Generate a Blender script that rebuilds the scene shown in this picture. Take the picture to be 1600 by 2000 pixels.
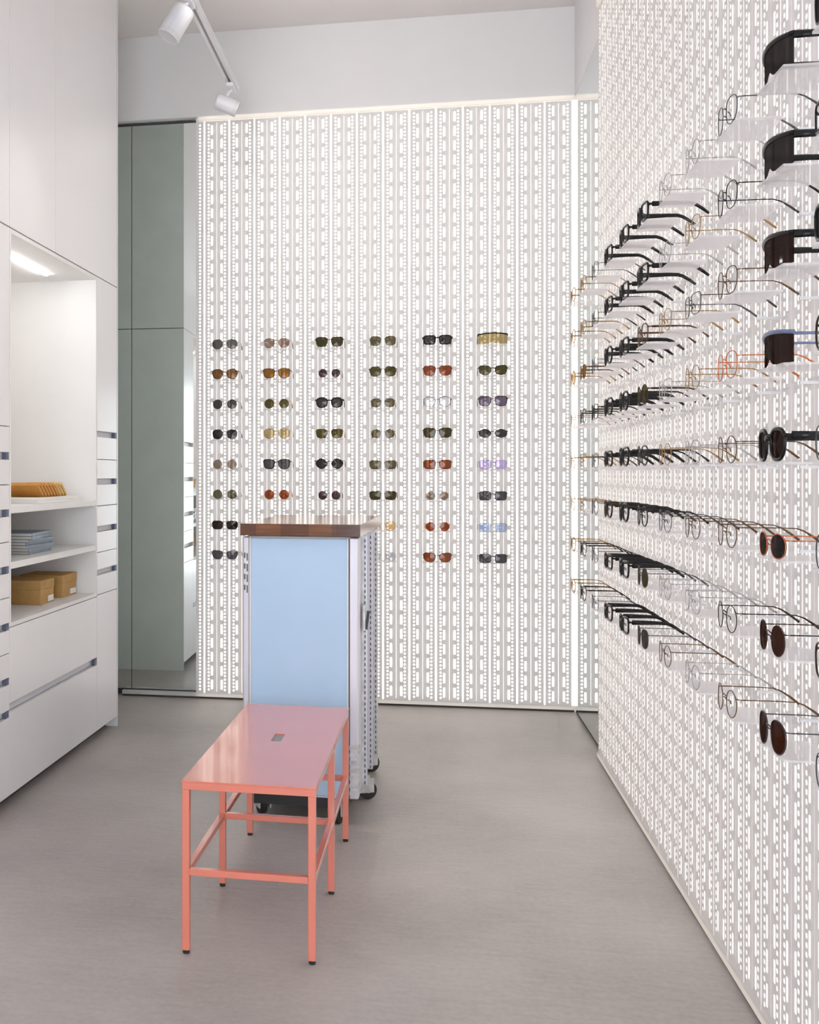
import bpy, bmesh, math, random
from mathutils import Vector, Matrix
random.seed(7)
for o in list(bpy.data.objects):
    bpy.data.objects.remove(o, do_unlink=True)
SC = bpy.context.scene
COL = SC.collection

# ---------------------------------------------------------------- camera
cam_d = bpy.data.cameras.new('camera')
cam = bpy.data.objects.new('camera', cam_d)
COL.objects.link(cam)
cam.location = (0, 0, 1.30)
cam.rotation_euler = (math.pi / 2, 0, 0.1809)
cam_d.sensor_fit = 'HORIZONTAL'
cam_d.sensor_width = 36.0
cam_d.lens = 2180.66 * 36.0 / 1600.0
cam_d.shift_x = (800 - 426.8) / 1600.0
cam_d.shift_y = (923.0 - 1000.0) / 1600.0
cam_d.clip_start = 0.05
SC.camera = cam

# ---------------------------------------------------------------- light and exposure
WORLD_STRENGTH = 9.0       # overcast daylight that enters through the open shop front behind the camera
PANEL_STRENGTH = 2.9       # backlit wall panels
SPOT_W = 5.0
SPOT_FILL_W = 42.0        # two unseen floodlights, added on the track to brighten back wall and floor
LED_STRENGTH = 44.0
w = bpy.data.worlds.new('sky')
SC.world = w
w.use_nodes = True
bgn = w.node_tree.nodes['Background']
bgn.inputs['Color'].default_value = (0.88, 0.94, 1.0, 1)
bgn.inputs['Strength'].default_value = WORLD_STRENGTH
SC.view_settings.view_transform = 'Standard'
SC.view_settings.look = 'None'
SC.view_settings.gamma = 1.0
SC.view_settings.use_curve_mapping = False
SC.view_settings.exposure = 0.15

# ---------------------------------------------------------------- helpers
def lin(c):
    return tuple(((v / 255) / 12.92 if v / 255 <= 0.04045 else ((v / 255 + 0.055) / 1.055) ** 2.4) for v in c)

MATS = {}
def mat(name, rgb, rough=0.5, metal=0.0, var=0.04, scale=6.0, bump=0.0, coat=0.0, spec=0.5, stretch=(1, 1, 1)):
    """procedural surface: base colour with a faint noise variation (rgb is linear)"""
    if name in MATS:
        return MATS[name]
    m = bpy.data.materials.new(name)
    m.use_nodes = True
    nt = m.node_tree
    b = nt.nodes['Principled BSDF']
    tc = nt.nodes.new('ShaderNodeTexCoord')
    mp = nt.nodes.new('ShaderNodeMapping')
    mp.inputs['Scale'].default_value = stretch
    nz = nt.nodes.new('ShaderNodeTexNoise')
    nz.inputs['Scale'].default_value = scale
    nz.inputs['Detail'].default_value = 6
    rp = nt.nodes.new('ShaderNodeValToRGB')
    lo = tuple(max(0, v * (1 - var)) for v in rgb) + (1,)
    hi = tuple(min(1, v * (1 + var)) for v in rgb) + (1,)
    rp.color_ramp.elements[0].color = lo
    rp.color_ramp.elements[1].color = hi
    rp.color_ramp.elements[0].position = 0.3
    rp.color_ramp.elements[1].position = 0.7
    nt.links.new(tc.outputs['Object'], mp.inputs['Vector'])
    nt.links.new(mp.outputs['Vector'], nz.inputs['Vector'])
    nt.links.new(nz.outputs['Fac'], rp.inputs['Fac'])
    nt.links.new(rp.outputs['Color'], b.inputs['Base Color'])
    b.inputs['Roughness'].default_value = rough
    b.inputs['Metallic'].default_value = metal
    b.inputs['Specular IOR Level'].default_value = spec
    if coat:
        b.inputs['Coat Weight'].default_value = coat
        b.inputs['Coat Roughness'].default_value = 0.08
    if bump:
        bp = nt.nodes.new('ShaderNodeBump')
        bp.inputs['Strength'].default_value = bump
        bp.inputs['Distance'].default_value = 0.002
        nt.links.new(nz.outputs['Fac'], bp.inputs['Height'])
        nt.links.new(bp.outputs['Normal'], b.inputs['Normal'])
    MATS[name] = m
    return m

def emit(name, rgb, strength):
    if name in MATS:
        return MATS[name]
    m = bpy.data.materials.new(name)
    m.use_nodes = True
    nt = m.node_tree
    nt.nodes.remove(nt.nodes['Principled BSDF'])
    e = nt.nodes.new('ShaderNodeEmission')
    e.inputs['Color'].default_value = tuple(rgb) + (1,)
    e.inputs['Strength'].default_value = strength
    nt.links.new(e.outputs[0], nt.nodes['Material Output'].inputs[0])
    MATS[name] = m
    return m

def tinted(name, rgb, gloss=0.07, rough=0.03, body=0.0):
    """thin tinted lens: light passes with a tint, part of it scatters in the tinted body, plus a faint surface reflection"""
    if name in MATS:
        return MATS[name]
    m = bpy.data.materials.new(name)
    m.use_nodes = True
    nt = m.node_tree
    nt.nodes.remove(nt.nodes['Principled BSDF'])
    t = nt.nodes.new('ShaderNodeBsdfTransparent')
    t.inputs[0].default_value = tuple((v * (1.05 if body else 1.0)) ** 0.5 for v in rgb) + (1,)
    src = t.outputs[0]
    if body:
        d = nt.nodes.new('ShaderNodeBsdfDiffuse')
        d.inputs[0].default_value = tuple(min(1, v * 1.5) for v in rgb) + (1,)
        mb_ = nt.nodes.new('ShaderNodeMixShader')
        mb_.inputs[0].default_value = body
        nt.links.new(src, mb_.inputs[1])
        nt.links.new(d.outputs[0], mb_.inputs[2])
        src = mb_.outputs[0]
    g = nt.nodes.new('ShaderNodeBsdfGlossy')
    g.inputs['Roughness'].default_value = rough
    mx = nt.nodes.new('ShaderNodeMixShader')
    mx.inputs[0].default_value = gloss
    nt.links.new(src, mx.inputs[1])
    nt.links.new(g.outputs[0], mx.inputs[2])
    nt.links.new(mx.outputs[0], nt.nodes['Material Output'].inputs[0])
    MATS[name] = m
    return m

def frosted(name, rgb, clear):
    if name in MATS:
        return MATS[name]
    m = bpy.data.materials.new(name)
    m.use_nodes = True
    nt = m.node_tree
    nt.nodes.remove(nt.nodes['Principled BSDF'])
    t = nt.nodes.new('ShaderNodeBsdfTransparent')
    tr = nt.nodes.new('ShaderNodeBsdfTranslucent')
    tr.inputs[0].default_value = tuple(rgb) + (1,)
    d = nt.nodes.new('ShaderNodeBsdfDiffuse')
    d.inputs[0].default_value = tuple(rgb) + (1,)
    m1 = nt.nodes.new('ShaderNodeMixShader')
    m1.inputs[0].default_value = 0.5
    nt.links.new(tr.outputs[0], m1.inputs[1])
    nt.links.new(d.outputs[0], m1.inputs[2])
    m2 = nt.nodes.new('ShaderNodeMixShader')
    m2.inputs[0].default_value = clear
    nt.links.new(m1.outputs[0], m2.inputs[1])
    nt.links.new(t.outputs[0], m2.inputs[2])
    nt.links.new(m2.outputs[0], nt.nodes['Material Output'].inputs[0])
    MATS[name] = m
    return m

class MB:
    """collects geometry for ONE mesh"""
    def __init__(self):
        self.v, self.f = [], []
    def add(self, vs, fs):
        n = len(self.v)
        self.v += [tuple(p) for p in vs]
        self.f += [tuple(i + n for i in f) for f in fs]
        return self
    def box(self, x0, x1, y0, y1, z0, z1):
        vs = [(x0, y0, z0), (x1, y0, z0), (x1, y1, z0), (x0, y1, z0), (x0, y0, z1), (x1, y0, z1), (x1, y1, z1), (x0, y1, z1)]
        return self.add(vs, [(0, 3, 2, 1), (4, 5, 6, 7), (0, 1, 5, 4), (1, 2, 6, 5), (2, 3, 7, 6), (3, 0, 4, 7)])
    def bar(self, a, b, wx, wy):
        """square-section bar from a to b"""
        a, b = Vector(a), Vector(b)
        d = (b - a).normalized()
        up = Vector((0, 0, 1)) if abs(d.z) < 0.9 else Vector((0, 1, 0))
        s = d.cross(up).normalized()
        t = s.cross(d).normalized()
        vs = []
        for p in (a, b):
            for i, j in ((-1, -1), (1, -1), (1, 1), (-1, 1)):
                vs.append(p + s * wx / 2 * i + t * wy / 2 * j)
        return self.add(vs, [(0, 1, 2, 3), (7, 6, 5, 4), (0, 4, 5, 1), (1, 5, 6, 2), (2, 6, 7, 3), (3, 7, 4, 0)])
    def tube(self, pts, r, n=8, closed=False, ry=None):
        """swept tube; r may be a list"""
        pts = [Vector(p) for p in pts]
        k = len(pts)
        rings = []
        prev = None
        for i, p in enumerate(pts):
            if closed:
                d = pts[(i + 1) % k] - pts[i - 1]
            else:
                d = pts[min(i + 1, k - 1)] - pts[max(i - 1, 0)]
            d.normalize()
            ref = Vector((0, 1, 0)) if abs(d.y) < 0.8 else Vector((0, 0, 1))
            s = d.cross(ref).normalized()
            t = s.cross(d).normalized()
            rr = r[i] if isinstance(r, (list, tuple)) else r
            r2 = rr if ry is None else (ry[i] if isinstance(ry, (list, tuple)) else ry)
            rings.append([p + s * rr * math.cos(2 * math.pi * (j + .5) / n) + t * r2 * math.sin(2 * math.pi * (j + .5) / n) for j in range(n)])
        vs = [q for rg in rings for q in rg]
        fs = []
        m = k if closed else k - 1
        for i in range(m):
            a, b = i * n, ((i + 1) % k) * n
            for j in range(n):
                fs.append((a + j, a + (j + 1) % n, b + (j + 1) % n, b + j))
        if not closed:
            fs.append(tuple(range(n - 1, -1, -1)))
            fs.append(tuple(range((k - 1) * n, k * n)))
        return self.add(vs, fs)
    def lathe(self, prof, origin, axis, n=20):
        """profile [(r, h)] turned about axis through origin"""
        o, ax = Vector(origin), Vector(axis).normalized()
        ref = Vector((0, 0, 1)) if abs(ax.z) < 0.9 else Vector((1, 0, 0))
        s = ax.cross(ref).normalized()
        t = ax.cross(s)
        vs, fs = [], []
        for r, h in prof:
            for j in range(n):
                a = 2 * math.pi * j / n
                vs.append(o + ax * h + s * r * math.cos(a) + t * r * math.sin(a))
        for i in range(len(prof) - 1):
            for j in range(n):
                fs.append((i * n + j, i * n + (j + 1) % n, (i + 1) * n + (j + 1) % n, (i + 1) * n + j))
        fs.append(tuple(range(n)))
        fs.append(tuple(range((len(prof) - 1) * n, len(prof) * n)))
        return self.add(vs, fs)
    def mesh(self, name, m=None, smooth=False, bevel=0.0):
        me = bpy.data.meshes.new(name)
        me.from_pydata(self.v, [], self.f)
        bm = bmesh.new()
        bm.from_mesh(me)
        bmesh.ops.recalc_face_normals(bm, faces=bm.faces)
        if bevel:
            bmesh.ops.bevel(bm, geom=list(bm.edges), offset=bevel, segments=1, affect='EDGES')
        bm.to_mesh(me)
        bm.free()
        if m:
            me.materials.append(m)
        if smooth:
            for p in me.polygons:
                p.use_smooth = True
        return me
    def build(self, name, m, parent=None, smooth=False, bevel=0.0):
        return link(name, self.mesh(name, m, smooth, bevel), parent)

def link(name, me, parent=None, loc=None, rz=0.0):
    o = bpy.data.objects.new(name, me)
    COL.objects.link(o)
    if parent:
        o.parent = parent
    if loc is not None:
        o.location = loc
    if rz:
        o.rotation_euler = (0, 0, rz)
    return o

def tag(o, label, cat, group=None, kind=None):
    n = len(label.replace(',', '').split())
    assert 4 <= n <= 16, (n, label)
    o['label'] = label
    o['category'] = cat
    if group:
        o['group'] = group
    if kind:
        o['kind'] = kind
    return o

def thing(name, label, cat, loc=(0, 0, 0), rz=0.0, group=None):
    o = link(name, None, None, loc, rz)
    o.empty_display_size = 0.05
    return tag(o, label, cat, group)

def BOX(*a):
    return MB().box(*a)

# ---------------------------------------------------------------- materials
WHITE = mat('white_wall_paint', (0.80, 0.79, 0.80), 0.75, var=0.015, scale=3)
CEIL = mat('ceiling_paint', (0.86, 0.82, 0.81), 0.85, var=0.02, scale=2)
CABW = mat('white_lacquer', (0.80, 0.79, 0.81), 0.28, var=0.01, scale=3)
CABIN = mat('niche_white', (0.86, 0.85, 0.84), 0.5, var=0.01)
ENDG = mat('grey_green_end_panel', (0.72, 0.76, 0.74), 0.6, var=0.03)
SEAM = mat('dark_joint', (0.05, 0.05, 0.06), 0.7)
GROOVE = mat('pale_finger_groove', (0.62, 0.62, 0.67), 0.45)
KICK = mat('dark_kick_board', (0.07, 0.065, 0.06), 0.7)
STEEL = mat('perforated_sheet', (0.80, 0.79, 0.795), 0.5, var=0.02)
def add_translucence(m, rgb, fac):
    nt = m.node_tree
    tr_ = nt.nodes.new('ShaderNodeBsdfTranslucent')
    tr_.inputs[0].default_value = tuple(rgb) + (1,)
    mx_ = nt.nodes.new('ShaderNodeMixShader')
    mx_.inputs[0].default_value = fac
    nt.links.new(nt.nodes['Principled BSDF'].outputs[0], mx_.inputs[1])
    nt.links.new(tr_.outputs[0], mx_.inputs[2])
    nt.links.new(mx_.outputs[0], nt.nodes['Material Output'].inputs[0])
add_translucence(STEEL, (.82, .805, .80), .27)
CHANNEL = mat('white_opal_channel', (0.90, 0.885, 0.87), 0.4, var=0.02)
add_translucence(CHANNEL, (.92, .90, .88), .58)
TRIMW = mat('white_channel', (0.82, 0.80, 0.78), 0.4, var=0.02)
GAPSHADE = mat('painted_gap_shadow', (0.05, 0.045, 0.04), 0.8)  # near-black colour stands in for the shade under the channels
SALMON = mat('salmon_powder_coat', lin((222, 128, 108)), 0.26, var=0.02, coat=0.85)
BLACKR = mat('black_rubber', (0.02, 0.02, 0.02), 0.7)
BLUE = mat('pale_blue_panel', lin((176, 203, 231)), 0.45, var=0.02)
ALU = mat('brushed_aluminium', (0.62, 0.61, 0.68), 0.42, metal=0.3, var=0.06, scale=40, stretch=(1, 1, 0.05))
ALUD = mat('worn_aluminium', (0.55, 0.55, 0.55), 0.45, metal=0.6, var=0.2, scale=30)
WOOD1 = mat('oiled_wood', lin((92, 56, 36)), 0.17, spec=.4, var=0.3, scale=9, stretch=(1, 14, 14))
WOOD2 = mat('oiled_wood_red', lin((80, 46, 32)), 0.17, spec=.4, var=0.25, scale=9, stretch=(1, 14, 14))
WOOD3 = mat('oiled_wood_light', lin((112, 70, 42)), 0.17, spec=.4, var=0.3, scale=9, stretch=(1, 14, 14))
BLACKP = mat('black_plastic', (0.018, 0.018, 0.02), 0.5)
SPOTW = mat('white_spot_enamel', (0.66, 0.66, 0.70), 0.4, var=0.01)
CARD = mat('kraft_cardboard', lin((190, 150, 92)), 0.85, var=0.08, scale=25)
CARD2 = mat('orange_booklet_cover', lin((200, 140, 66)), 0.7, var=0.1, scale=25)
CARD3 = mat('tan_booklet_cover', lin((214, 176, 106)), 0.7, var=0.08, scale=25)
PAPERB = mat('blue_grey_magazine_cover', lin((128, 142, 158)), 0.45, var=0.15, scale=20)
PAPERW = mat('white_magazine_cover', lin((226, 218, 214)), 0.5, var=0.06, scale=20)
PAGES = mat('page_edges', lin((224, 220, 214)), 0.9, var=0.05, scale=90, stretch=(1, 1, 8))
LABELW = mat('white_paper_label', (0.85, 0.84, 0.8), 0.8)
LIGHT = emit('backlight', (1.0, 0.94, 0.87), PANEL_STRENGTH)
LED = emit('led_strip', (1.0, 0.98, 0.95), LED_STRENGTH)
SPOTE = emit('spot_lens', (1.0, 0.96, 0.9), 3.0)
SHELF = frosted('frosted_acrylic', (0.87, 0.86, 0.88), 0.42)
ACRYL = tinted('clear_acrylic', (.95, .95, .96), .03)

def floor_mat():
    m = bpy.data.materials.new('polished_concrete')
    m.use_nodes = True
    nt = m.node_tree
    b = nt.nodes['Principled BSDF']
    tc = nt.nodes.new('ShaderNodeTexCoord')
    n1 = nt.nodes.new('ShaderNodeTexNoise'); n1.inputs['Scale'].default_value = 1.3; n1.inputs['Detail'].default_value = 4
    n2 = nt.nodes.new('ShaderNodeTexNoise'); n2.inputs['Scale'].default_value = 60; n2.inputs['Detail'].default_value = 8
    mp = nt.nodes.new('ShaderNodeMapping'); mp.inputs['Scale'].default_value = (0.5, 2.2, 1)
    n3 = nt.nodes.new('ShaderNodeTexNoise'); n3.inputs['Scale'].default_value = 22; n3.inputs['Detail'].default_value = 5
    nt.links.new(tc.outputs['Object'], n1.inputs['Vector'])
    nt.links.new(tc.outputs['Object'], n2.inputs['Vector'])
    nt.links.new(tc.outputs['Object'], mp.inputs['Vector'])
    nt.links.new(mp.outputs['Vector'], n3.inputs['Vector'])
    a = nt.nodes.new('ShaderNodeMath'); a.operation = 'MULTIPLY_ADD'; a.inputs[1].default_value = 0.35
    nt.links.new(n2.outputs['Fac'], a.inputs[0]); nt.links.new(n1.outputs['Fac'], a.inputs[2])
    a2 = nt.nodes.new('ShaderNodeMath'); a2.operation = 'MULTIPLY_ADD'; a2.inputs[1].default_value = 0.3
    nt.links.new(n3.outputs['Fac'], a2.inputs[0]); nt.links.new(a.outputs[0], a2.inputs[2])
    r = nt.nodes.new('ShaderNodeValToRGB')
    r.color_ramp.elements[0].position = 0.45; r.color_ramp.elements[0].color = (0.285, 0.260, 0.248, 1)
    r.color_ramp.elements[1].position = 1.2 if False else 1.0; r.color_ramp.elements[1].color = (0.480, 0.442, 0.422, 1)
    nt.links.new(a2.outputs[0], r.inputs['Fac'])
    nt.links.new(r.outputs['Color'], b.inputs['Base Color'])
    b.inputs['Roughness'].default_value = 0.48
    bp = nt.nodes.new('ShaderNodeBump'); bp.inputs['Strength'].default_value = 0.12; bp.inputs['Distance'].default_value = 0.002
    nt.links.new(n2.outputs['Fac'], bp.inputs['Height']); nt.links.new(bp.outputs['Normal'], b.inputs['Normal'])
    return m
FLOOR = floor_mat()

def mirror_mat():
    m = bpy.data.materials.new('silvered_mirror')
    m.use_nodes = True
    b = m.node_tree.nodes['Principled BSDF']
    b.inputs['Base Color'].default_value = (0.80, 0.85, 0.83, 1)
    b.inputs['Metallic'].default_value = 1.0
    b.inputs['Roughness'].default_value = 0.01
    return m
MIRROR = mirror_mat()

# ---------------------------------------------------------------- room shell
Y0, YB, YM = -3.0, 6.309, 6.355      # shop front, face of back display, mirror plane
XL, XR, XM = -2.15, 0.7857, 0.812    # left wall, face of right display, side mirror plane
ZC = 3.83
P = 0.1455                            # pitch of the uprights
ZT, ZR = 3.3212, 3.4126               # top of back / right display

def struct(name, mb, m, label, cat):
    return tag(mb.build(name, m), label, cat, kind='structure')
struct('floor', BOX(XL - .1, 1.0, Y0, 6.6, -0.1, 0), FLOOR, 'grey polished concrete floor of the shop', 'floor')
struct('ceiling', BOX(XL - .1, 1.0, Y0, 6.6, ZC, ZC + .1), CEIL, 'plain pale ceiling above the shop', 'ceiling')
struct('wall_front', BOX(XL, 1.0, Y0 - .12, Y0, 2.45, ZC).box(XL, -1.15, Y0 - .12, Y0, 0, 2.45), WHITE, 'unseen white wall round the shop front, shaped to limit daylight', 'wall')  # out of view; opening narrowed and lowered to cut daylight on the left
struct('wall_left', BOX(XL - .1, XL, Y0, 6.45, 0, ZC), WHITE, 'white wall behind the tall cabinets', 'wall')
wb = struct('wall_back', BOX(XL, 0.9, 6.38, 6.5, 0, ZC), WHITE, 'white back wall with backlit perforated display', 'wall')
wr = struct('wall_right', BOX(0.86, 1.0, Y0, 6.38, 0, ZC), WHITE, 'white right wall with backlit perforated display', 'wall')
# plain plaster above the two displays, flush with them
BOX(XL, XM, YB - .004, 6.38, ZT + .028, ZC).build('upper_plaster', WHITE, wb)
BOX(XM, 0.86, 5.306, 6.38, ZT + .02, ZC).build('upper_plaster', WHITE, wr)
BOX(XR, 0.86, Y0, 5.306, ZR + .03, ZC).build('upper_plaster', WHITE, wr)
# backlit panels
XBL, XBR = -1.273, 0.811
BOX(XBL, XBR, YB + .028, 6.38, 0.018, ZT + .024).build('light_panel', LIGHT, wb)
BOX(XR + .028, 0.86, 0.34, 5.292, 0.018, ZR + .024).build('light_panel', LIGHT, wr)
BOX(XBL - .012, XBL, YB - .002, 6.38, 0.03, ZT + .02).build('side_cheek', TRIMW, wb)
BOX(XR, 0.86, 5.292, 5.304, 0.0, ZR + .03).build('side_cheek', TRIMW, wr)

# perforated uprights
VP = 0.0797
def upright_mesh(name, h, edge_only=False):
    mb = MB()
    T = 0.0025
    hw = P * 0.5 - 0.0050
    zb = 0.030
    n = int((h - zb) / VP)
    off = (h - zb - n * VP) / 2
    zs = zb + off
    def solid(x0, x1, z0, z1):
        mb.box(x0, x1, 0, T, z0, z1)
    def corners(x0, x1, z0, z1, c):
        mb.add([(x0, 0, z0), (x0 + c, 0, z0), (x0, 0, z0 + c)], [(0, 1, 2)])
        mb.add([(x1, 0, z0), (x1, 0, z0 + c), (x1 - c, 0, z0)], [(0, 1, 2)])
        mb.add([(x0, 0, z1), (x0, 0, z1 - c), (x0 + c, 0, z1)], [(0, 1, 2)])
        mb.add([(x1, 0, z1), (x1 - c, 0, z1), (x1, 0, z1 - c)], [(0, 1, 2)])
    d0, d1 = 0.154 * P, 0.236 * P
    e0, e1 = 0.290 * P, 0.360 * P
    sl = 0.0009
    xlo = d1 if edge_only else -hw
    solid(xlo, hw, zb, zs)
    solid(xlo, hw, zs + n * VP, h)
    for s in ((1,) if edge_only else (-1, 1)):
        a = lambda u, v: (min(s * u, s * v), max(s * u, s * v))
        # centre half, dash-to-dot land, outer land with a small return
        if not edge_only:
            x0, x1 = a(sl, d0); solid(x0, x1, zs, zs + n * VP)
        x0, x1 = a(d1, e0); solid(x0, x1, zs, zs + n * VP)
        x0, x1 = a(e1, hw); solid(x0, x1, zs, zs + n * VP)
        x0, x1 = a(hw - .0015, hw); mb.box(x0, x1, T, 0.010, zb, h)
        for i in range(n):
            z = zs + i * VP
            if not edge_only:
                x0, x1 = a(d0, d1)
                solid(x0, x1, z, z + VP * .155)
                solid(x0, x1, z + VP * .845, z + VP)
                corners(x0, x1, z + VP * .155, z + VP * .845, .003)
            x0, x1 = a(e0, e1)
            q = VP / 4
            for k in range(4):
                solid(x0, x1, z + q * k, z + q * k + q * .2)
                solid(x0, x1, z + q * k + q * .8, z + q * k + q)
                corners(x0, x1, z + q * k + q * .2, z + q * k + q * .8, .003)
    return mb.mesh(name, STEEL)

me_b = upright_mesh('upright_back', ZT)
me_r = upright_mesh('upright_right', ZR)
GX0 = -1.0911                          # gaps lie at GX0 + i*P on the back display
for i in range(-1, 13):
    x = GX0 + (i + .5) * P
    link('upright', me_b, wb, (x, YB, 0))
link('upright', upright_mesh('upright_edge', ZT, True), wb, (GX0 - 1.5 * P, YB, 0))
GY0 = 3.403                            # gaps at GY0 + i*P on the right display
i = -21
while i < 13:
    link('upright', me_r, wr, (XR, GY0 + (i + .5) * P, 0), -math.pi / 2)
    i += 1

# channels and trims
struct('baseboard_back', BOX(XBL - .45, XM - .002, YB - .010, YB + .022, 0.012, 0.032), CHANNEL, 'white metal channel along the foot of back display', 'baseboard')
struct('trim_1', BOX(XBL - .45, XM - .002, YB - .004, YB + .022, 0.0, 0.012), GAPSHADE, 'dark strip painted as shadow under the back wall channel', 'trim')
struct('trim_2', BOX(XBL, XM - .002, YB - .012, YB + .022, ZT + .002, ZT + .026), CHANNEL, 'white channel along the top of back display', 'trim')
struct('baseboard_right', BOX(XR - .007, XR + .022, 0.30, 5.306, 0.012, 0.030), CHANNEL, 'white metal channel along the foot of right display', 'baseboard')
struct('trim_3', BOX(XR - .001, XR + .022, 0.30, 5.304, 0.0, 0.012), GAPSHADE, 'dark strip painted as shadow under the right wall channel', 'trim')
struct('trim_4', BOX(XR - .010, XR + .022, 0.30, 5.306, ZR + .002, ZR + .028), CHANNEL, 'white channel along the top of right display', 'trim')

# mirrors
mr = thing('mirror', 'tall frameless mirror on right wall beside back display', 'mirror', (XM, 5.80, 0.0))
BOX(0.0, 0.006, -.492, .505, 0.020, ZT + .018).build('pane', MIRROR, mr)
BOX(0.006, 0.046, -.492, .505, 0.0, ZT + .018).build('backing', SEAM, mr)
ml = thing('mirror', 'tall mirror panel with a narrow side strip left of back display', 'mirror', (-1.68, YM, 0.0))
BOX(0.002, 0.392, 0.0, 0.006, 0.034, ZT + .012).build('pane', MIRROR, ml)
BOX(-.46, -.002, 0.0, 0.006, 0.034, ZT + .012).build('pane', MIRROR, ml)
BOX(-.46, 0.392, 0.006, 0.020, 0.0, ZT + .018).build('backing', SEAM, ml)
BOX(-.46, 0.392, -.006, 0.006, ZT + .0125, ZT + .020).build('top_edge', SEAM, ml)

# ---------------------------------------------------------------- tall white cabinets on the left
CA = -0.02                             # the cabinet run turns slightly out of square
def cab(name, label, y, z=0.0):
    """thing placed on the cabinet line; local +y runs along the run, local x=0 is the front, -x goes in"""
    return thing(name, label, 'cabinet', (-1.571 + .02 * (y - 4.1), y, z), CA)
G = 0.0015
DEP = 0.54
def front(par, name, y0, y1, z0, z1, m=CABW, x0=-.020, x1=0.0):
    return BOX(x0, x1, y0 + G, y1 - G, z0 + G, z1 - G).build(name, m, par, bevel=.0008)
def groove(par, y0, y1, z, h=.026):
    """recessed finger pull between two fronts, with its dark end stop at the far end"""
    g = BOX(-.024, -.020, y0 + .002, y1 - .002, z - h / 2, z + h / 2).build('finger_groove', GROOVE, par)
    BOX(-.019, -.002, y1 - .030, y1 - .004, z - h / 2 + .001, z + h / 2 - .001).build('end_stop', mat('slate_blue_stop', (0.10, 0.12, 0.19), .5), g)
    return g
YN0, YN1, YE = 4.10, 5.205, 5.55       # niche start, niche end, end of the run
ZK, ZCT, ZN = 0.050, 0.706, 2.248      # underside of fronts, counter line, top of niche

def drawer_stack(par, wdt, seams, grooves, zlo, zhi):
    cuts = sorted([(z, 's') for z in seams] + [(z, 'g') for z in grooves])
    lo = zlo
    for z, k in cuts:
        e = .013 if k == 'g' else 0
        front(par, 'drawer_front', 0, wdt, lo, z - e)
        if k == 'g':
            groove(par, 0, wdt, z)
        lo = z + e
    front(par, 'upper_front' if zhi - lo > .4 else 'drawer_front', 0, wdt, lo, zhi)

# drawer tower on the near side of the niche
wA = 0.44
c = cab('drawer_tower', 'white drawer tower at left picture edge, before the niche', YN0 - wA)
BOX(-DEP, -.026, .001, wA - .001, ZK, ZN - .002).build('body', CABW, c)
BOX(-DEP, -.060, .001, wA - .001, 0, ZK).build('kick_board', KICK, c)
drawer_stack(c, wA, [1.478, 1.253, 1.032, .818, .603], [1.364, 1.144, .925, .706, .495, .368], ZK, ZN)
# drawer tower between niche and mirror
wB = YE - YN1
c = cab('drawer_tower', 'white drawer tower between the niche and the mirror', YN1)
BOX(-DEP, -.026, .001, wB - .014, ZK, ZN - .002).build('body', CABW, c)
BOX(-DEP, -.060, .001, wB - .014, 0, ZK).build('kick_board', KICK, c)
drawer_stack(c, wB - .014, [1.364, 1.138, .912, .706], [1.488, 1.256, 1.025, .814], ZK, ZN)
BOX(-DEP, 0.0, wB - .012, wB, 0.0, ZN - .0025).build('end_panel', ENDG, c)
BOX(-DEP, -.002, wB - .012, wB - .004, ZN - .0023, ZN + .0023).build('panel_joint', SEAM, c)
BOX(-DEP, 0.0, wB - .012, wB, ZN + .0025, ZC - .002).build('end_panel', ENDG, c)
BOX(-.0005, 0.0015, wB - .012, wB, 0.05, ZC - .004).build('edge_strip', CABW, c)
# wide drawers under the niche
wN = YN1 - YN0
c = cab('drawer_cabinet', 'white low cabinet with two wide drawers under the niche', YN0)
BOX(-DEP, -.026, .001, wN - .001, ZK, ZCT - .030).build('body', CABW, c)
BOX(-DEP, -.060, .001, wN - .001, 0, ZK).build('kick_board', KICK, c)
front(c, 'drawer_front', 0, wN, ZK, .372)
groove(c, 0, wN, .389, .034)
front(c, 'drawer_front', 0, wN, .406, ZCT - .006)
# open niche with shelves
c = cab('shelf_niche', 'white lit niche with open shelves above the wide drawers', YN0, ZCT - .004)
zo = ZCT - .004
ZNB = ZCT + .012
BOX(-DEP, -.001, .001, wN - .001, 0.0, .016).build('niche_base', CABIN, c)
BOX(-DEP, -DEP + .014, .016, wN - .016, .016, ZN - .002 - zo).build('back_panel', CABIN, c)
BOX(-DEP, 0, .001, .015, .016, ZN - .002 - zo).build('side_panel', CABIN, c)
BOX(-DEP, 0, wN - .015, wN - .001, .016, ZN - .002 - zo).build('side_panel', CABIN, c)
tp = BOX(-DEP, 0, .016, wN - .016, ZN - .018 - zo, ZN - .002 - zo).build('top_panel', CABIN, c)
BOX(-.190, -.177, .12, .905, ZN - .026 - zo, ZN - .0185 - zo).build('led_strip', LED, tp)
S1, S2 = 1.167, 0.951                  # tops of the two shelves
for s in (S1, S2):
    BOX(-DEP + .014, -.004, .016, wN - .016, s - .026 - zo, s - zo).build('shelf', CABIN, c)
# upper doors up to the ceiling
def upper(label, ya, yb):
    c = cab('upper_cabinet', label, ya, ZN)
    h = ZC - ZN - .002
    wd = yb - ya
    BOX(-DEP, -.022, .001, wd - .001, 0.002, h).build('body', CABW, c)
    front(c, 'door', 0, wd, .002, h)
YU = 4.62
upper('white upper cupboard over the left picture edge', 3.66, YN0)
upper('white upper cupboard above the near half of the niche', YN0, YU)
upper('white upper cupboard above niche, nearest the mirror', YU, YE - .014)

# cabinet-frame point -> world
def CW(y, x, z):
    """y along the room axis, x = offset from the front (negative goes in)"""
    return (-1.571 + .02 * (y - 4.1) + x, y, z)

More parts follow.
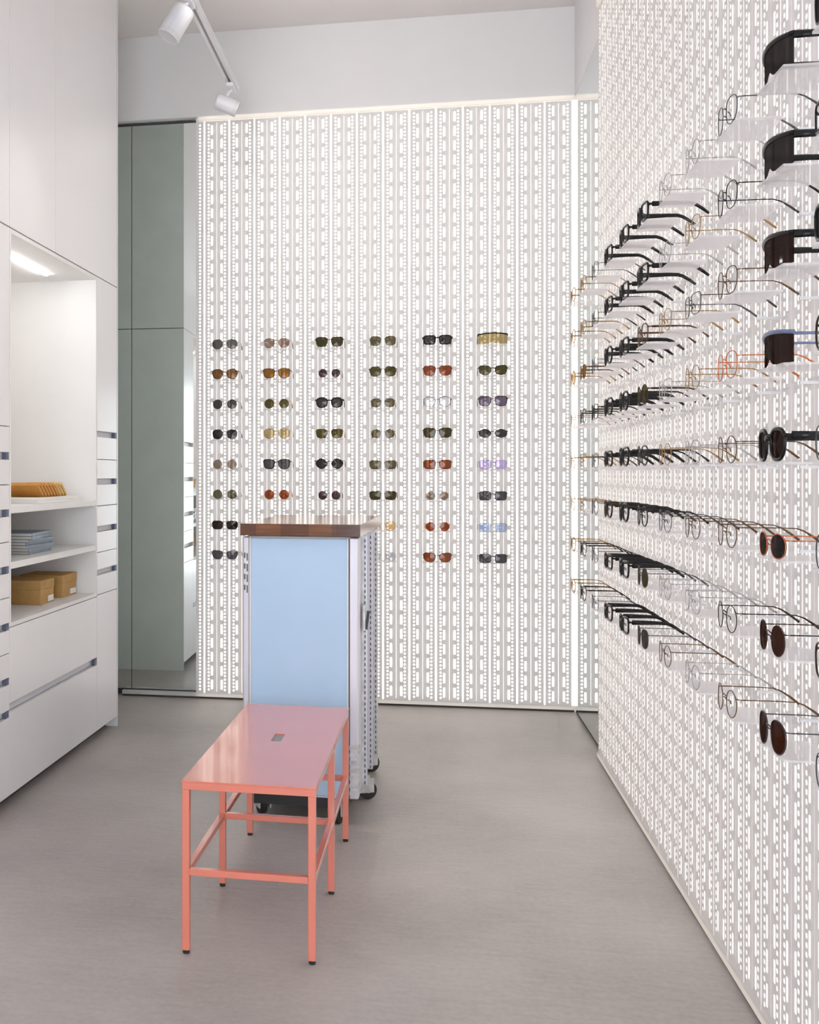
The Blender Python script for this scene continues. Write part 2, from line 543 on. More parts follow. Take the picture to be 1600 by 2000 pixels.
# ---------------------------------------------------------------- things on the niche shelves
# two kraft boxes on the niche base
def kraft_box(label, y0, y1, x0, x1, h):
    o = thing('cardboard_box', label, 'box', CW(y0, x0, ZNB + .0005), CA, 'kraft boxes in the niche')
    wx, wy = x1 - x0, y1 - y0
    BOX(0, wx, 0, wy, 0, h * .62).build('tray', CARD, o, bevel=.001)
    BOX(-.002, wx + .002, -.002, wy + .002, h * .62, h).build('lid', CARD, o, bevel=.001)
    BOX(wx + .0005, wx + .0025, wy * .55, wy * .95, h * .06, h * .30).build('paper_label', LABELW, o)
kraft_box('kraft cardboard box with white label, nearer one on niche base', 4.680, 4.850, -.300, -.090, .106)
kraft_box('kraft cardboard box with white label, farther one on niche base', 4.975, 5.180, -.300, -.095, .103)
# magazines on the middle shelf
def magazine(label, y, x, z, t, m, ang, lx, ly, group):
    o = thing('magazine', label, 'magazine', CW(y, x, z), CA + ang, group)
    BOX(-lx / 2, lx / 2, -ly / 2, ly / 2, t * .12, t * .88).build('pages', PAGES, o)
    BOX(-lx / 2 - .001, lx / 2 + .001, -ly / 2 - .001, ly / 2 + .001, t * .88, t).build('cover', m, o)
    b = BOX(-lx / 2 - .001, lx / 2 + .001, -ly / 2 - .001, ly / 2 + .001, 0, t * .12).build('cover', m, o)
    BOX(lx / 2 + .0012, lx / 2 + .003, -ly / 2, ly / 2, 0, t).build('spine', m, o)
ordn = ['bottom', 'second', 'third', 'fourth', 'fifth', 'sixth', 'top']
z = S2 + .0005
for k in range(7):
    t = .0125
    magazine('blue-grey magazine, %s of the pile on the middle shelf' % (ordn[k] if k in (0, 6) else ordn[k] + ' from bottom'),
             4.66 + random.uniform(-.010, .010), -.185 + random.uniform(-.008, .008), z, t, PAPERB, random.uniform(-.07, .07), .21, .285, 'blue-grey magazines')
    z += t + .0004
# flat white box under the booklets
o = thing('flat_box', 'flat white box under the orange booklets on top shelf', 'box', CW(4.52, -.29, S1 + .0005), CA)
BOX(0, .25, 0, .56, 0, .012).build('tray', CABIN, o, bevel=.001)
BOX(-.001, .251, -.001, .561, .0122, .024).build('lid', LABELW, o, bevel=.001)
# leaning booklets on the top shelf
for k in range(9):
    lean = .95
    y = 4.70 + .038 * k
    o = thing('booklet', 'orange-brown booklet leaning in the row on top shelf, %s from the near end' %
              ['first', 'second', 'third', 'fourth', 'fifth', 'sixth', 'seventh', 'eighth', 'ninth'][k], 'booklet', CW(y, -.16, S1 + .0255), CA, 'leaning booklets')
    M = Matrix.Rotation(lean, 4, 'X')
    m_ = CARD2 if k < 6 else CARD3
    for nm, y0, y1, mm in (('pages', .002, .012, PAGES), ('cover', 0, .002, m_), ('cover', .012, .014, m_)):
        mb = BOX(-.075, .075, y0, y1, 0, .088)
        mb.v = [tuple(M @ Vector(p)) for p in mb.v]
        mb.build(nm, m_ if nm == 'pages' else mm, o)

# ---------------------------------------------------------------- salmon bench
bx, by, brot = -0.6293, 2.9578, -0.0202
b = thing('bench', 'salmon pink steel bench with six legs before the trolley', 'bench', (bx, by, 0), brot)
BW, BL, BH, TQ = .342, 1.003, .469, .020
for iy in range(3):
    for ix in (0, 1):
        x, y = ix * BW, iy * BL / 2
        lg = MB().box(x - TQ / 2, x + TQ / 2, y - TQ / 2, y + TQ / 2, 0.010, BH - .0245).build('leg', SALMON, b, bevel=.0012)
        MB().lathe([(.0085, 0), (.0095, .002), (.0095, .010)], (x, y, 0), (0, 0, 1), 14).build('foot_cap', BLACKR, lg)
zs_ = .222
for iy in range(3):
    y = iy * BL / 2
    MB().box(TQ / 2, BW - TQ / 2, y - .009, y + .009, zs_ - .009, zs_ + .009).build('cross_rail', SALMON, b, bevel=.001)
for ix in (0, 1):
    x = ix * BW
    for iy in (0, 1):
        y = iy * BL / 2
        MB().box(x - .009, x + .009, y + TQ / 2, y + BL / 2 - TQ / 2, zs_ - .009, zs_ + .009).build('side_rail', SALMON, b, bevel=.001)
        MB().box(x - .010, x + .010, y + TQ / 2, y + BL / 2 - TQ / 2, BH - .0245, BH - .0045).build('top_rail', SALMON, b, bevel=.001)
for iy in (0, 2):
    y = iy * BL / 2
    MB().box(-.010, BW + .010, y - .010, y + .010, BH - .0245, BH - .0045).build('top_rail', SALMON, b, bevel=.001)
# seat sheet with a hand slot
mb = MB()
xs = [-.011, .157, .188, BW + .011]
ys = [-.011, .474, .576, BL + .011]
for i in range(3):
    for j in range(3):
        if i == 1 and j == 1:
            continue
        mb.box(xs[i], xs[i + 1], ys[j], ys[j + 1], BH - .0042, BH)
me = mb.mesh('seat_sheet', SALMON)
bm = bmesh.new(); bm.from_mesh(me); bmesh.ops.remove_doubles(bm, verts=bm.verts, dist=1e-5)
dl = [f for f in bm.faces if all(len(e.link_faces) > 2 for e in f.edges)]
seen = {}
for f in bm.faces:
    k = tuple(round(v, 4) for v in f.calc_center_median())
    seen.setdefault(k, []).append(f)
bmesh.ops.delete(bm, geom=[f for fs in seen.values() if len(fs) > 1 for f in fs], context='FACES')
bmesh.ops.recalc_face_normals(bm, faces=bm.faces)
bm.to_mesh(me); bm.free()
link('seat_sheet', me, b)
MB().box(.150, .195, .467, .583, BH - .0068, BH - .0044).build('slot_plate', mat('grey_slot_plate', (.30, .30, .31), .6), b)

# ---------------------------------------------------------------- trolley
t = thing('trolley', 'aluminium service trolley with pale blue panel and wooden top', 'trolley', (-.663, 4.135, 0), -.045)
TW, TD, TZ0, TZ1 = .432, .86, .105, 1.064
BOX(.022, TW - .030, .010, TD - .012, TZ0, TZ1 - .002).build('core', mat('trolley_core', (.5, .5, .52), .6), t)
# corner posts
def post(x0, x1, y0, y1, nm='corner_post'):
    return BOX(x0, x1, y0, y1, TZ0 - .004, TZ1 - .004).build(nm, ALU, t, bevel=.004)
post(0, .024, 0, .06)
post(TW - .034, TW, 0, .06)
post(0, .024, TD - .05, TD)
post(TW - .034, TW, TD - .05, TD)
BOX(.0255, .030, .000, .009, TZ0, TZ1 - .006).build('edge_strip', TRIMW, t)
BOX(TW - .0405, TW - .0365, .000, .009, TZ0, TZ1 - .006).build('edge_strip', TRIMW, t)
BOX(.0305, TW - .041, .003, .009, TZ0 + .002, TZ1 - .010).build('front_panel', BLUE, t)
BOX(.030, TW - .041, .000, .009, TZ0 - .004, TZ0 + .001).build('bottom_rail', ALU, t)
BOX(.0005, .0215, .062, TD - .052, TZ0, TZ1 - .006).build('side_panel', ALU, t)
# right side: aluminium sheets between three slotted rails
ysr = [.062, .185, .420, .660, TD - .052]
for i in range(4):
    a_, b_ = ysr[i] + (.0 if i == 0 else .020), ysr[i + 1] - .0
    BOX(TW - .028, TW - .006, a_ + .001, b_ - .001, TZ0, TZ1 - .006).build('side_panel', ALU, t)
for i in (1, 2, 3):
    y0 = ysr[i]
    mb = MB()
    mb.box(TW - .008, TW + .004, y0, y0 + .006, TZ0, TZ1 - .006).box(TW - .008, TW + .004, y0 + .014, y0 + .020, TZ0, TZ1 - .006)
    z = TZ0
    while z < TZ1 - .03:
        mb.box(TW - .008, TW + .004, y0 + .006, y0 + .014, z, z + .012)
        z += .027
    r_ = mb.build('slotted_rail', ALUD if i != 2 else ALU, t)
    BOX(TW - .027, TW - .010, y0, y0 + .020, TZ0, TZ1 - .008).build('rail_back', BLACKP, r_)
for i in (1, 2, 3):
    y0 = ysr[i]
    hb = BOX(TW + .0045, TW + .014, y0 + .002, y0 + .018, TZ0, TZ1 - .006).build('hinge_leaf', ALU if i != 3 else ALUD, t)
    mb = MB()
    z = TZ0 + .004
    while z < TZ1 - .022:
        mb.box(TW + .0042, TW + .0085, y0 - .004, y0 + .0018, z, z + .0110)
        z += .0215
    mb.build('hinge_knuckles', mat('dark_hinge_steel', (.13, .12, .11), .5), hb)
BOX(TW - .0362, TW - .0342, .0005, .009, TZ0, TZ1 - .006).build('dark_joint', SEAM, t)
# latch with lever, rivets
lt = BOX(TW + .0005, TW + .012, .140, .172, .70, .80).build('latch_plate', ALUD, t, bevel=.002)
MB().bar((TW + .014, .150, .705), (TW + .022, .158, .775), .010, .010).build('latch_lever', BLACKP, lt)
for (yy, zz) in ((.44, .80), (.445, .75), (.30, .775), (.68, .82), (.52, .79)):
    MB().lathe([(.007, 0), (.007, .004), (.003, .007)], (TW - .0055 if yy not in (.44, .445) else TW + .004, yy, zz), (1, 0, 0), 10).build('rivet', BLACKP if yy > .4 else ALUD, t)
for k in range(4):
    BOX(.004, .010, -.0012, .0, .86 + .04 * k, .880 + .04 * k).build('scuff_plate', mat('dark_scuff', (.12, .12, .13), .6), t)
    BOX(.014, .019, -.0012, .0, .85 + .04 * k, .878 + .04 * k).build('scuff_plate', MATS['dark_scuff'], t)
# ridged bumper at the foot of the right front post
mb = MB()
for k in range(7):
    mb.box(TW - .033, TW + .003, -.003, .030, .115 + k * .028, .131 + k * .028)
mb.build('bumper_ribs', ALUD, t)
# wood top made of glued blocks
xw = [-.008, .052, .145, .250, .335, .352, TW + .008]
for i in range(len(xw) - 1):
    BOX(xw[i], xw[i + 1], -.012, TD + .012, TZ1 + .001, 1.1095).build('wood_block', [WOOD1, WOOD3, WOOD1, WOOD3, WOOD1, WOOD2][i], t)
# under-carriage and castors
BOX(.035, TW - .040, .030, TD - .04, .055, TZ0 - .005).build('chassis', BLACKP, t)
def castor(x, y, rot):
    f_ = link('castor', None, t, (x, y, 0), rot)
    me_ = MB().box(-.026, .026, -.024, .024, .086, .0995).box(-.024, -.019, -.020, .045, .030, .088).box(.019, .024, -.020, .045, .030, .088)
    br = me_.mesh('castor', ALUD)
    bpy.data.objects.remove(f_)
    f_ = link('castor', br, t, (x, y, 0), rot)
    MB().lathe([(.026, -.016), (.036, -.013), (.036, .013), (.026, .016)], (0, .025, .0362), (1, 0, 0), 22).build('wheel', BLACKR, f_)
    MB().lathe([(.010, -.0172), (.010, .0172)], (0, .025, .0362), (1, 0, 0), 12).build('axle', ALUD, f_)
castor(.065, .075, .5)
castor(TW - .075, .060, 2.9)
castor(.065, TD - .09, .3)
castor(TW - .045, TD - .09, -.9)
castor(TW - .025, .36, -1.1)

# ---------------------------------------------------------------- track light
tr = thing('track_light', 'white suspended ceiling track with cylindrical spotlights', 'track light', (-.915, 2.6, 3.183))
TL = 2.86
BOX(-.020, -.006, 0, TL, 0, .034).build('rail_profile', SPOTW, tr)
BOX(.006, .020, 0, TL, 0, .034).build('rail_profile', SPOTW, tr)
BOX(-.006, .006, 0, TL, .012, .034).build('rail_core', mat('track_groove', (.45, .45, .46), .6), tr)
BOX(-.021, .021, TL, TL + .012, -.001, .035).build('end_cap', SPOTW, tr)
for y in (.35, 1.45):
    MB().tube([(0, y, .034), (0, y, ZC - 3.183 - .001)], .004, 8).build('hanger_rod', SPOTW, tr)
def spot(y, side, drop, axis, L, R, aim_w, cone=70):
    ax = Vector(axis).normalized()
    BOX(-.017, .017, y - .06, y + .06, -.020, -.001).build('adapter', SPOTW, tr, bevel=.002)
    piv = Vector((side, y, -drop))
    MB().tube([(0, y, -.018), (side * .4, y, -drop * .5), tuple(piv)], .007, 8).build('arm', SPOTW, tr)
    st = piv - ax * L * .45 + Vector((0, 0, -R * .75))
    h = MB().lathe([(R * .55, 0), (R * .92, .004), (R, .012), (R, L), (R * .93, L), (R * .90, L - .012)], tuple(st), tuple(ax), 28).build('spot_head', SPOTW, tr, smooth=False)
    MB().lathe([(R * .86, L - .0125), (R * .86, L - .0105)], tuple(st), tuple(ax), 24).build('lens', SPOTE, h)
    MB().lathe([(R * 1.012, L - .022), (R * 1.012, L - .004)], tuple(st), tuple(ax), 28).build('front_ring', mat('ring_grey', (.62, .62, .63), .4), h)
    ld = bpy.data.lights.new('spot_lamp', 'SPOT')
    ld.energy = aim_w; ld.color = (1, .95, .88); ld.spot_size = math.radians(cone); ld.spot_blend = .9; ld.shadow_soft_size = R * .8
    lo = bpy.data.objects.new('spot_lamp', ld); COL.objects.link(lo); lo.parent = tr
    lo.location = st + ax * (L + .01)
    lo.rotation_euler = ax.to_track_quat('-Z', 'Y').to_euler()
spot(1.74, -.045, .055, (-.45, -.20, -.85), .140, .045, SPOT_W)
spot(2.76, -.030, .060, (.88, .22, -.38), .115, .038, SPOT_W)

spot(1.15, .050, .070, (.34, .80, .04), .115, .045, SPOT_FILL_W, 75)  # added out of frame as fill light for the back wall
spot(0.75, .050, .070, (.50, .40, -.80), .115, .045, SPOT_FILL_W, 85)  # added out of frame as fill light for the floor

# ---------------------------------------------------------------- eyewear
def outline(style, a, b, n=26):
    """outline of the lens on the wearer's outer side (+x = outer)"""
    pr = {'round': (2.0, 0, 0), 'panto': (2.5, .10, .0), 'wayfarer': (3.2, .16, .08), 'rect': (4.2, .06, .0), 'cateye': (2.7, .10, .26),
          'hex': (1.55, .02, .06), 'aviator': (2.3, .14, -.10), 'oval': (2.1, 0, .05), 'square': (5.0, .02, 0)}[style]
    ex, tp, cat = pr
    out = []
    for i in range(n):
        th = 2 * math.pi * i / n
        cs, sn = math.cos(th), math.sin(th)
        x = a * math.copysign(abs(cs) ** (2 / ex), cs)
        z = b * math.copysign(abs(sn) ** (2 / ex), sn)
        x *= 1 + tp * (z / b)
        z += cat * b * max(0, x / a) * (1 if z > -b * .3 else .25)
        out.append((x, z))
    return out

SIZE = {'round': (.0255, .0250), 'panto': (.0275, .0250), 'wayfarer': (.0290, .0245), 'rect': (.0285, .0220), 'cateye': (.0285, .0225),
        'hex': (.0300, .0265), 'aviator': (.0290, .0270), 'oval': (.0290, .0200), 'square': (.0280, .0215)}
MESHC = {}
def facecurve(x):
    return 1.1 * x * x          # gentle wrap of the front

def front_meshes(style, rim, scale):
    key = (style, rim, scale)
    if key in MESHC:
        return MESHC[key]
    res = {}
    fr = MB()
    if style == 'shield':
        a, b = .072 * scale, .027 * scale
        # one-piece lens, curved round the face
        n = 18
        vs, fs = [], []
        for t_ in (0, .002):
            for i in range(n + 1):
                x = -a + 2 * a * i / n
                y = 2.7 * x * x + t_
                drop = .006 * (abs(x) / a) ** 2
                notch = .012 * math.exp(-(x / .012) ** 2)
                vs.append((x, y, notch + .0005)); vs.append((x, y, 2 * b - drop))
        m_ = (n + 1) * 2
        for i in range(n):
            q = i * 2
            fs += [(q, q + 2, q + 3, q + 1), (m_ + q, m_ + q + 1, m_ + q + 3, m_ + q + 2), (q, m_ + q, m_ + q + 2, q + 2), (q + 1, q + 3, m_ + q + 3, m_ + q + 1)]
        fs += [(0, 1, m_ + 1, m_), (2 * n, m_ + 2 * n, m_ + 2 * n + 1, 2 * n + 1)]
        res['lens'] = [MB().add(vs, fs)]
        pts = []
        for i in range(n + 1):
            x = -a * 1.02 + 2.04 * a * i / n
            pts.append((x, 2.7 * x * x, 2 * b - .006 * (abs(x) / a) ** 2))
        fr.tube(pts, .0042 if rim > .0015 else .0022, 6)
        res['hinge'] = (a * 1.02, 2.7 * (a * 1.02) ** 2, 2 * b - .009)
    else:
        a, b = SIZE[style][0] * scale, SIZE[style][1] * scale
        cxl = max(a * 1.1 + .008, .0385 * scale)
        ol = outline(style, a, b)
        zlo = min(z for _, z in ol) - rim
        res['lens'] = []
        for s in (-1, 1):
            pts = [(s * (cxl + x), facecurve(cxl + x), z - zlo) for x, z in ol]
            if rim > 0:
                fr.tube(pts, rim, 6, closed=True, ry=rim * (1.0 if rim < .0015 else .8))
            lb = MB()
            n = len(pts)
            cfr = (s * cxl, facecurve(cxl) - .0022, -zlo)
            cbk = (s * cxl, facecurve(cxl) - .0004, -zlo)
            vs = [cfr] + pts + [cbk] + [(p[0], p[1] + .0018, p[2]) for p in pts]
            fs = []
            for i in range(n):
                j = (i + 1) % n
                fs += [(0, 1 + i, 1 + j), (n + 1, n + 2 + j, n + 2 + i), (1 + i, n + 2 + i, n + 2 + j, 1 + j)]
            lb.add(vs, fs)
            res['lens'].append(lb)
        # bridge and end pieces
        zb_ = -zlo + b * .38
        xi = cxl - a * .93
        rb = max(rim, .0011)
        fr.tube([(-xi, facecurve(xi), zb_ - .001), (-xi * .4, -.002, zb_ + .003), (xi * .4, -.002, zb_ + .003), (xi, facecurve(xi), zb_ - .001)], rb * 1.05, 6)
        zh = -zlo + b * .55
        xo = cxl + a * 1.02
        for s in (-1, 1):
            fr.tube([(s * (xo - .004), facecurve(xo), zh), (s * (xo + .004), facecurve(xo) + .002, zh), (s * (xo + .005), facecurve(xo) + .009, zh)], rb * 1.1, 6)
            # nose pad arm
            fr.tube([(s * (xi + .001), .002, zb_ - .006), (s * (xi - .001), .007, zb_ - .009), (s * (xi - .0005), .008, zb_ - .015)], .0012, 5)
        res['hinge'] = (xo + .005, facecurve(xo) + .009, zh)
    hx, hy, hz = res['hinge']
    th = {True: (.0020, .0058), False: (.0012, .0014)}[rim > .0015]
    if rim > .0024:
        th = (.0032, .0140)
    res['temple'] = []
    Lt = .112
    for s in (-1, 1):
        tb = MB()
        x = s * hx
        path = [(x, hy, hz), (x, hy + .03, hz), (x * .99, hy + .07, hz), (x * .98, hy + Lt - .014, hz - .001), (x * .97, hy + Lt, hz - .006), (x * .96, hy + Lt + .018, hz - .018), (x * .95, hy + Lt + .034, max(hz - .031, .0045))]
        if rim > .0015:
            zz = [th[1] / 2, th[1] / 2 * .95, th[1] / 2 * .8, th[1] / 2 * .75, th[1] / 2 * .7, th[1] / 2 * .65, .0035]
        else:
            zz = [.0012, .0011, .0011, .0012, .0016, .0024, .0026]
        tb.tube(path, zz if rim <= .0015 else [th[0]] * 7, 6, ry=zz)
        res['temple'].append(tb)
    out = {'frame': fr.mesh('frame_front', None, True), 'lens': [l.mesh('lens', None) for l in res['lens']], 'temple': [t_.mesh('temple', None, True) for t_ in res['temple']]}
    MESHC[key] = out
    return out

def slot(o, m):
    if not o.data.materials:
        o.data.materials.append(None)
    o.material_slots[0].link = 'OBJECT'
    o.material_slots[0].material = m

FR = {'black': ((.006, .006, .007), .25), 'darkbrown': ((.030, .014, .008), .25), 'tortoise': ((.10, .042, .015), .25), 'gold': ((.36, .21, .08), .35), 'silver': ((.42, .41, .42), .35),
      'bronze': ((.13, .075, .04), .4), 'copper': ((.62, .17, .06), .35), 'gunmetal': ((.07, .07, .08), .35), 'olive': ((.05, .042, .016), .3), 'greyblue': ((.17, .20, .32), .3),
      'lilac': ((.50, .42, .72), .35), 'redbrown': ((.13, .035, .020), .3), 'tan': ((.36, .22, .10), .35), 'clear': ((.66, .67, .70), .2)}
def fmat(n):
    c_, r_ = FR[n]
    return mat('frame_' + n, c_, r_, metal=.7 if n in ('gold', 'silver', 'bronze', 'copper', 'gunmetal') else 0.0, var=.08 if n != 'tortoise' else .6, scale=60, spec=.3)
LN = {'grey': (96, 92, 88), 'smoke': (70, 64, 62), 'pinkgrey': (150, 128, 116), 'olive': (84, 76, 40), 'darkolive': (70, 62, 36), 'black': (48, 42, 42), 'khaki': (176, 160, 118), 'brown': (122, 84, 44),
      'amber': (146, 98, 40), 'redbrown': (140, 74, 42), 'purple': (116, 104, 124), 'taupe': (138, 122, 108), 'clear': (247, 247, 248), 'lilac': (196, 184, 224), 'peach': (230, 196, 158), 'paleblue': (176, 190, 216),
      'palegrey': (198, 200, 204), 'charcoal': (82, 80, 84), 'olivegrey': (100, 92, 68), 'plum': (78, 60, 62), 'darkbrown': (60, 30, 18), 'blackbrown': (40, 24, 18)}
def lmat(n):
    return tinted('lens_' + n, lin(LN[n]), .025, body=0.0 if n == 'clear' else .42)
RIM = {'acetate': .0021, 'thick': .0037, 'wire': .0010, 'thin': .0010}
CNAME = {'grey': 'grey', 'smoke': 'smoky', 'pinkgrey': 'rose-grey', 'olive': 'olive', 'darkolive': 'dark-olive', 'black': 'black', 'khaki': 'khaki', 'brown': 'brown', 'amber': 'amber', 'redbrown': 'red-brown',
         'purple': 'purple-grey', 'taupe': 'taupe', 'clear': 'clear', 'lilac': 'lilac', 'peach': 'peach', 'paleblue': 'pale-blue', 'palegrey': 'pale-grey', 'charcoal': 'charcoal', 'olivegrey': 'olive-grey', 'plum': 'plum',
         'darkbrown': 'dark-brown', 'blackbrown': 'black-brown'}
FNAME = {'black': 'black', 'darkbrown': 'dark-brown', 'tortoise': 'tortoiseshell', 'gold': 'gold', 'silver': 'silver', 'bronze': 'bronze', 'copper': 'copper', 'gunmetal': 'dark-metal', 'olive': 'olive',
         'greyblue': 'grey-blue', 'lilac': 'lilac', 'redbrown': 'red-brown', 'tan': 'tan', 'clear': 'pale'}
SNAME = {'panto': 'rounded', 'round': 'round', 'wayfarer': 'broad', 'rect': 'rectangular', 'cateye': 'cat-eye', 'hex': 'angular', 'aviator': 'aviator', 'oval': 'oval', 'square': 'square', 'shield': 'shield'}

def glasses(style, kind, frame, lens, loc, rz, where, group, scale=1.0):
    scale *= 1.06
    me_ = front_meshes(style, RIM[kind], scale)
    if lens == 'clear':
        look = '%s %s glasses' % (FNAME[frame], SNAME[style])
        cat = 'glasses'
    else:
        look = '%s %s sunglasses' % (CNAME[lens], SNAME[style])
        cat = 'sunglasses'
    o = thing(cat, look + ' ' + where, cat, loc, rz, group)
    slot(link('frame_front', me_['frame'], o), fmat(frame))
    for l in me_['lens']:
        slot(link('lens', l, o), lmat(lens))
    for l in me_['temple']:
        slot(link('temple', l, o), fmat(frame))
    return o

SHD = .188                    # shelf depth
PAD = .086
me_pad = MB().box(-.075, .075, 0, PAD, -.004, 0).mesh('front_pad', SHELF)
me_tng = MB().box(-.060, .060, PAD + .0002, SHD, -.0038, -.0006).mesh('tongue', ACRYL)
me_brk = MB().box(-.004, .004, SHD - .050, SHD + .006, -.010, -.0041).mesh('bracket', mat('bracket_white', (.7, .7, .72), .4))
def shelf(loc, rz, where, group):
    o = thing('display_shelf', 'small frosted acrylic shelf ' + where, 'shelf', loc, rz, group)
    link('front_pad', me_pad, o)
    link('tongue', me_tng, o)
    link('bracket', me_brk, o)

ROWW = ['bottom row', 'seventh row', 'sixth row', 'fifth row', 'fourth row', 'third row', 'second row', 'top row']
COLW = ['first', 'second', 'third', 'fourth', 'fifth', 'sixth', 'seventh', 'eighth', 'ninth', 'tenth', 'eleventh']
ZROW = [.842 + .1672 * k - .0255 for k in range(8)]

BACK = {
 (7, 0): ('panto', 'wire', 'gunmetal', 'grey'), (7, 1): ('panto', 'wire', 'bronze', 'pinkgrey'), (7, 2): ('wayfarer', 'acetate', 'olive', 'darkolive'),
 (7, 3): ('panto', 'wire', 'olive', 'olivegrey'), (7, 4): ('rect', 'thick', 'black', 'smoke'), (7, 5): ('shield', 'thick', 'black', 'khaki'),
 (6, 0): ('panto', 'acetate', 'tortoise', 'brown'), (6, 1): ('wayfarer', 'acetate', 'tortoise', 'amber'), (6, 2): ('round', 'wire', 'gunmetal', 'plum'),
 (6, 3): ('panto', 'acetate', 'olive', 'olive'), (6, 4): ('wayfarer', 'acetate', 'redbrown', 'redbrown'), (6, 5): ('cateye', 'acetate', 'black', 'olive'),
 (5, 0): ('round', 'wire', 'gunmetal', 'smoke'), (5, 1): ('round', 'wire', 'gold', 'olive'), (5, 2): ('panto', 'thick', 'black', 'smoke'),
 (5, 3): ('panto', 'wire', 'gunmetal', 'olivegrey'), (5, 4): ('panto', 'acetate', 'greyblue', 'clear'), (5, 5): ('wayfarer', 'acetate', 'darkbrown', 'purple'),
 (4, 0): ('panto', 'wire', 'black', 'black'), (4, 1): ('aviator', 'wire', 'gold', 'khaki'), (4, 2): ('wayfarer', 'wire', 'gold', 'olive'),
 (4, 3): ('round', 'wire', 'gunmetal', 'olivegrey'), (4, 4): ('wayfarer', 'acetate', 'olive', 'darkolive'), (4, 5): ('oval', 'acetate', 'black', 'smoke'),
 (3, 0): ('round', 'wire', 'silver', 'taupe'), (3, 1): ('wayfarer', 'acetate', 'black', 'charcoal'), (3, 2): ('hex', 'acetate', 'black', 'black'),
 (3, 3): ('rect', 'wire', 'bronze', 'olivegrey'), (3, 4): ('rect', 'acetate', 'redbrown', 'redbrown'), (3, 5): ('square', 'acetate', 'lilac', 'lilac'),
 (2, 0): ('round', 'wire', 'silver', 'olivegrey'), (2, 1): ('round', 'wire', 'copper', 'redbrown'), (2, 2): ('round', 'wire', 'gunmetal', 'plum'),
 (2, 3): ('rect', 'wire', 'olive', 'darkolive'), (2, 4): ('round', 'wire', 'silver', 'taupe'), (2, 5): ('square', 'acetate', 'gunmetal', 'charcoal'),
 (1, 0): ('rect', 'wire', 'black', 'blackbrown'), (1, 3): ('round', 'wire', 'gold', 'peach'), (1, 4): ('round', 'wire', 'copper', 'redbrown'), (1, 5): ('square', 'wire', 'silver', 'paleblue'),
 (0, 0): ('cateye', 'wire', 'gunmetal', 'charcoal'), (0, 3): ('round', 'wire', 'silver', 'palegrey'), (0, 4): ('cateye', 'acetate', 'tortoise', 'redbrown'), (0, 5): ('square', 'acetate', 'gunmetal', 'charcoal'),
}
SMALL = {(6, 2): .86, (2, 2): .88, (2, 4): .86, (5, 3): .9, (4, 3): .92, (1, 4): .92}
for (k, cc), (st, kd, frm, ln) in BACK.items():
    x = -1.0875 + .2905 * cc
    where = 'on back wall, %s, %s column from left' % (ROWW[k], COLW[cc])
    zz = ZROW[k]
    shelf((x, YB - .0005 - SHD, zz), 0, where, 'acrylic shelves on the back wall')
    glasses(st, kd, frm, ln, (x + .004, YB - SHD - .006 + .004, zz + .0004), 0, where, 'eyewear on the back wall', SMALL.get((k, cc), 1.0))

RIGHT = {}
def setcol(j, rows):
    for q, r_ in enumerate(rows):          # listed from the top row down
        RIGHT[(7 - q, j)] = r_
setcol(0, [('wayfarer', 'acetate', 'black', 'black'), ('rect', 'acetate', 'black', 'clear'), ('panto', 'thick', 'black', 'black'), ('round', 'acetate', 'darkbrown', 'clear'),
           ('panto', 'wire', 'gunmetal', 'clear'), ('round', 'wire', 'gunmetal', 'clear'), ('panto', 'acetate', 'darkbrown', 'clear'), ('round', 'wire', 'gunmetal', 'clear')])
setcol(1, [('shield', 'thick', 'black', 'black'), ('shield', 'thick', 'black', 'black'), ('shield', 'thick', 'black', 'blackbrown'), ('shield', 'acetate', 'greyblue', 'blackbrown'),
           ('panto', 'thick', 'black', 'blackbrown'), ('oval', 'wire', 'copper', 'black'), ('round', 'wire', 'darkbrown', 'darkbrown'), ('aviator', 'wire', 'gunmetal', 'darkbrown')])
setcol(2, [('panto', 'wire', 'gunmetal', 'clear'), ('panto', 'wire', 'black', 'clear'), ('panto', 'wire', 'bronze', 'clear'), ('panto', 'wire', 'copper', 'clear'),
           ('round', 'wire', 'bronze', 'clear'), ('round', 'wire', 'bronze', 'clear'), ('round', 'wire', 'darkbrown', 'clear'), ('round', 'wire', 'bronze', 'clear')])
setcol(3, [('round', 'wire', 'silver', 'clear'), ('panto', 'wire', 'gold', 'clear'), ('rect', 'wire', 'gunmetal', 'clear'), ('round', 'wire', 'gold', 'clear'),
           ('panto', 'wire', 'silver', 'clear'), ('round', 'wire', 'bronze', 'clear'), ('panto', 'wire', 'silver', 'clear'), ('round', 'wire', 'silver', 'clear')])
setcol(4, [('panto', 'wire', 'silver', 'clear'), ('round', 'wire', 'silver', 'clear'), ('panto', 'wire', 'gold', 'clear'), ('rect', 'wire', 'silver', 'clear'),
           ('round', 'wire', 'gold', 'clear'), ('panto', 'wire', 'gunmetal', 'clear'), ('round', 'wire', 'silver', 'clear'), ('round', 'wire', 'bronze', 'clear')])
setcol(5, [('rect', 'thick', 'black', 'clear'), ('rect', 'thick', 'black', 'clear'), ('panto', 'acetate', 'tortoise', 'clear'), ('round', 'acetate', 'darkbrown', 'olive'),
           ('panto', 'acetate', 'black', 'clear'), ('round', 'acetate', 'black', 'clear'), ('round', 'wire', 'gunmetal', 'darkolive'), ('panto', 'wire', 'gunmetal', 'smoke')])
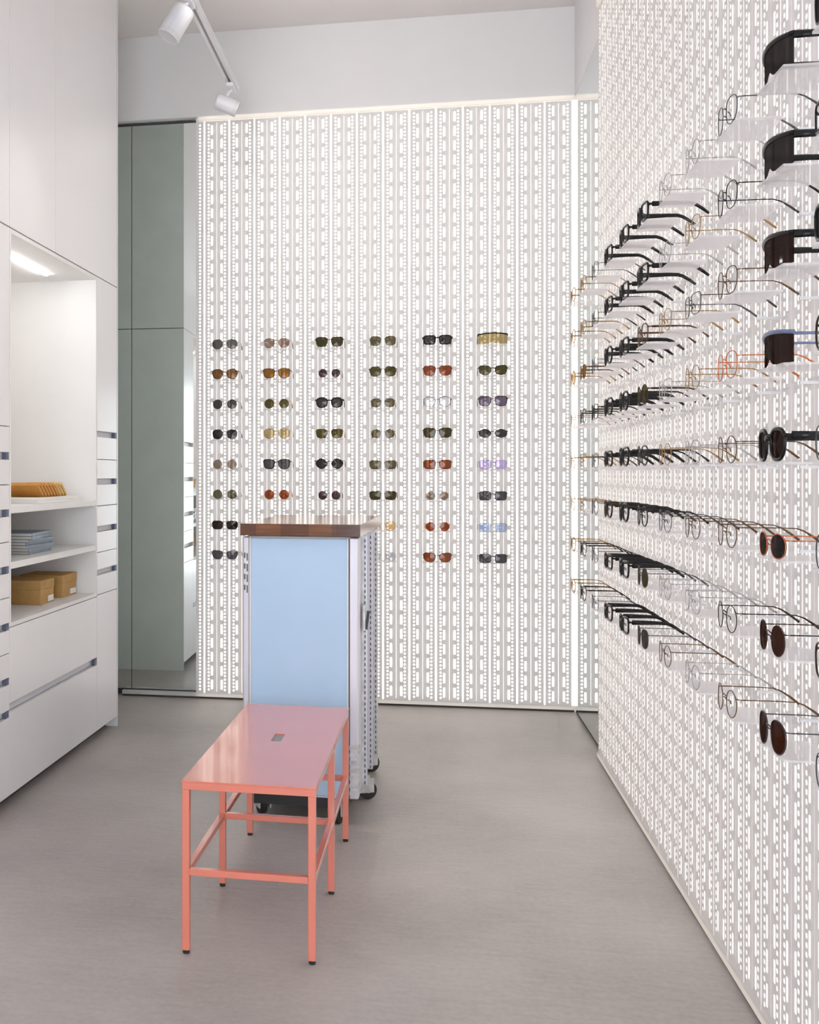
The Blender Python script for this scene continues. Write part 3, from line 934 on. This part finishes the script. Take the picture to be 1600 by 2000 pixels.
setcol(6, [('rect', 'thick', 'black', 'clear'), ('square', 'thick', 'black', 'clear'), ('rect', 'thick', 'black', 'clear'), ('panto', 'thick', 'black', 'clear'),
           ('wayfarer', 'thick', 'black', 'clear'), ('panto', 'thick', 'black', 'clear'), ('rect', 'thick', 'black', 'clear'), ('square', 'thick', 'black', 'clear')])
setcol(7, [('square', 'thick', 'black', 'clear'), ('rect', 'thick', 'black', 'clear'), ('panto', 'thick', 'black', 'clear'), ('wayfarer', 'thick', 'black', 'clear'),
           ('rect', 'thick', 'black', 'clear'), ('panto', 'thick', 'darkbrown', 'clear'), ('square', 'thick', 'black', 'clear'), ('rect', 'thick', 'black', 'clear')])
setcol(8, [('panto', 'wire', 'gunmetal', 'clear'), ('rect', 'wire', 'black', 'clear'), ('round', 'wire', 'gunmetal', 'clear'), ('panto', 'acetate', 'black', 'clear'),
           ('rect', 'wire', 'gunmetal', 'clear'), ('round', 'wire', 'gunmetal', 'clear'), ('panto', 'wire', 'black', 'clear'), ('rect', 'wire', 'gunmetal', 'clear')])
setcol(9, [('panto', 'acetate', 'tan', 'clear'), ('panto', 'acetate', 'tan', 'clear'), ('round', 'acetate', 'tortoise', 'amber'), ('round', 'acetate', 'olive', 'clear'),
           ('round', 'wire', 'gold', 'clear'), ('panto', 'wire', 'gold', 'clear'), ('panto', 'acetate', 'darkbrown', 'clear'), ('panto', 'acetate', 'darkbrown', 'clear')])
setcol(10, [('panto', 'acetate', 'tan', 'clear'), ('round', 'acetate', 'tan', 'clear'), ('round', 'acetate', 'tan', 'peach'), ('panto', 'wire', 'gold', 'clear'),
            ('round', 'wire', 'gold', 'clear'), ('round', 'wire', 'gold', 'clear'), ('panto', 'acetate', 'tan', 'clear'), ('round', 'acetate', 'tan', 'clear')])
for (k, j), (st, kd, frm, ln) in RIGHT.items():
    y = GY0 - 9 * P + 2 * P * (j - 1)
    where = 'on right wall, %s, %s column from mirror' % (ROWW[k], COLW[10 - j])
    zz = ZROW[k]
    shelf((XR - .0005 - SHD, y, zz), -math.pi / 2, where, 'acrylic shelves on the right wall')
    glasses(st, kd, frm, ln, (XR - SHD - .006 + .004, y, zz + .0004), -math.pi / 2, where, 'eyewear on the right wall')
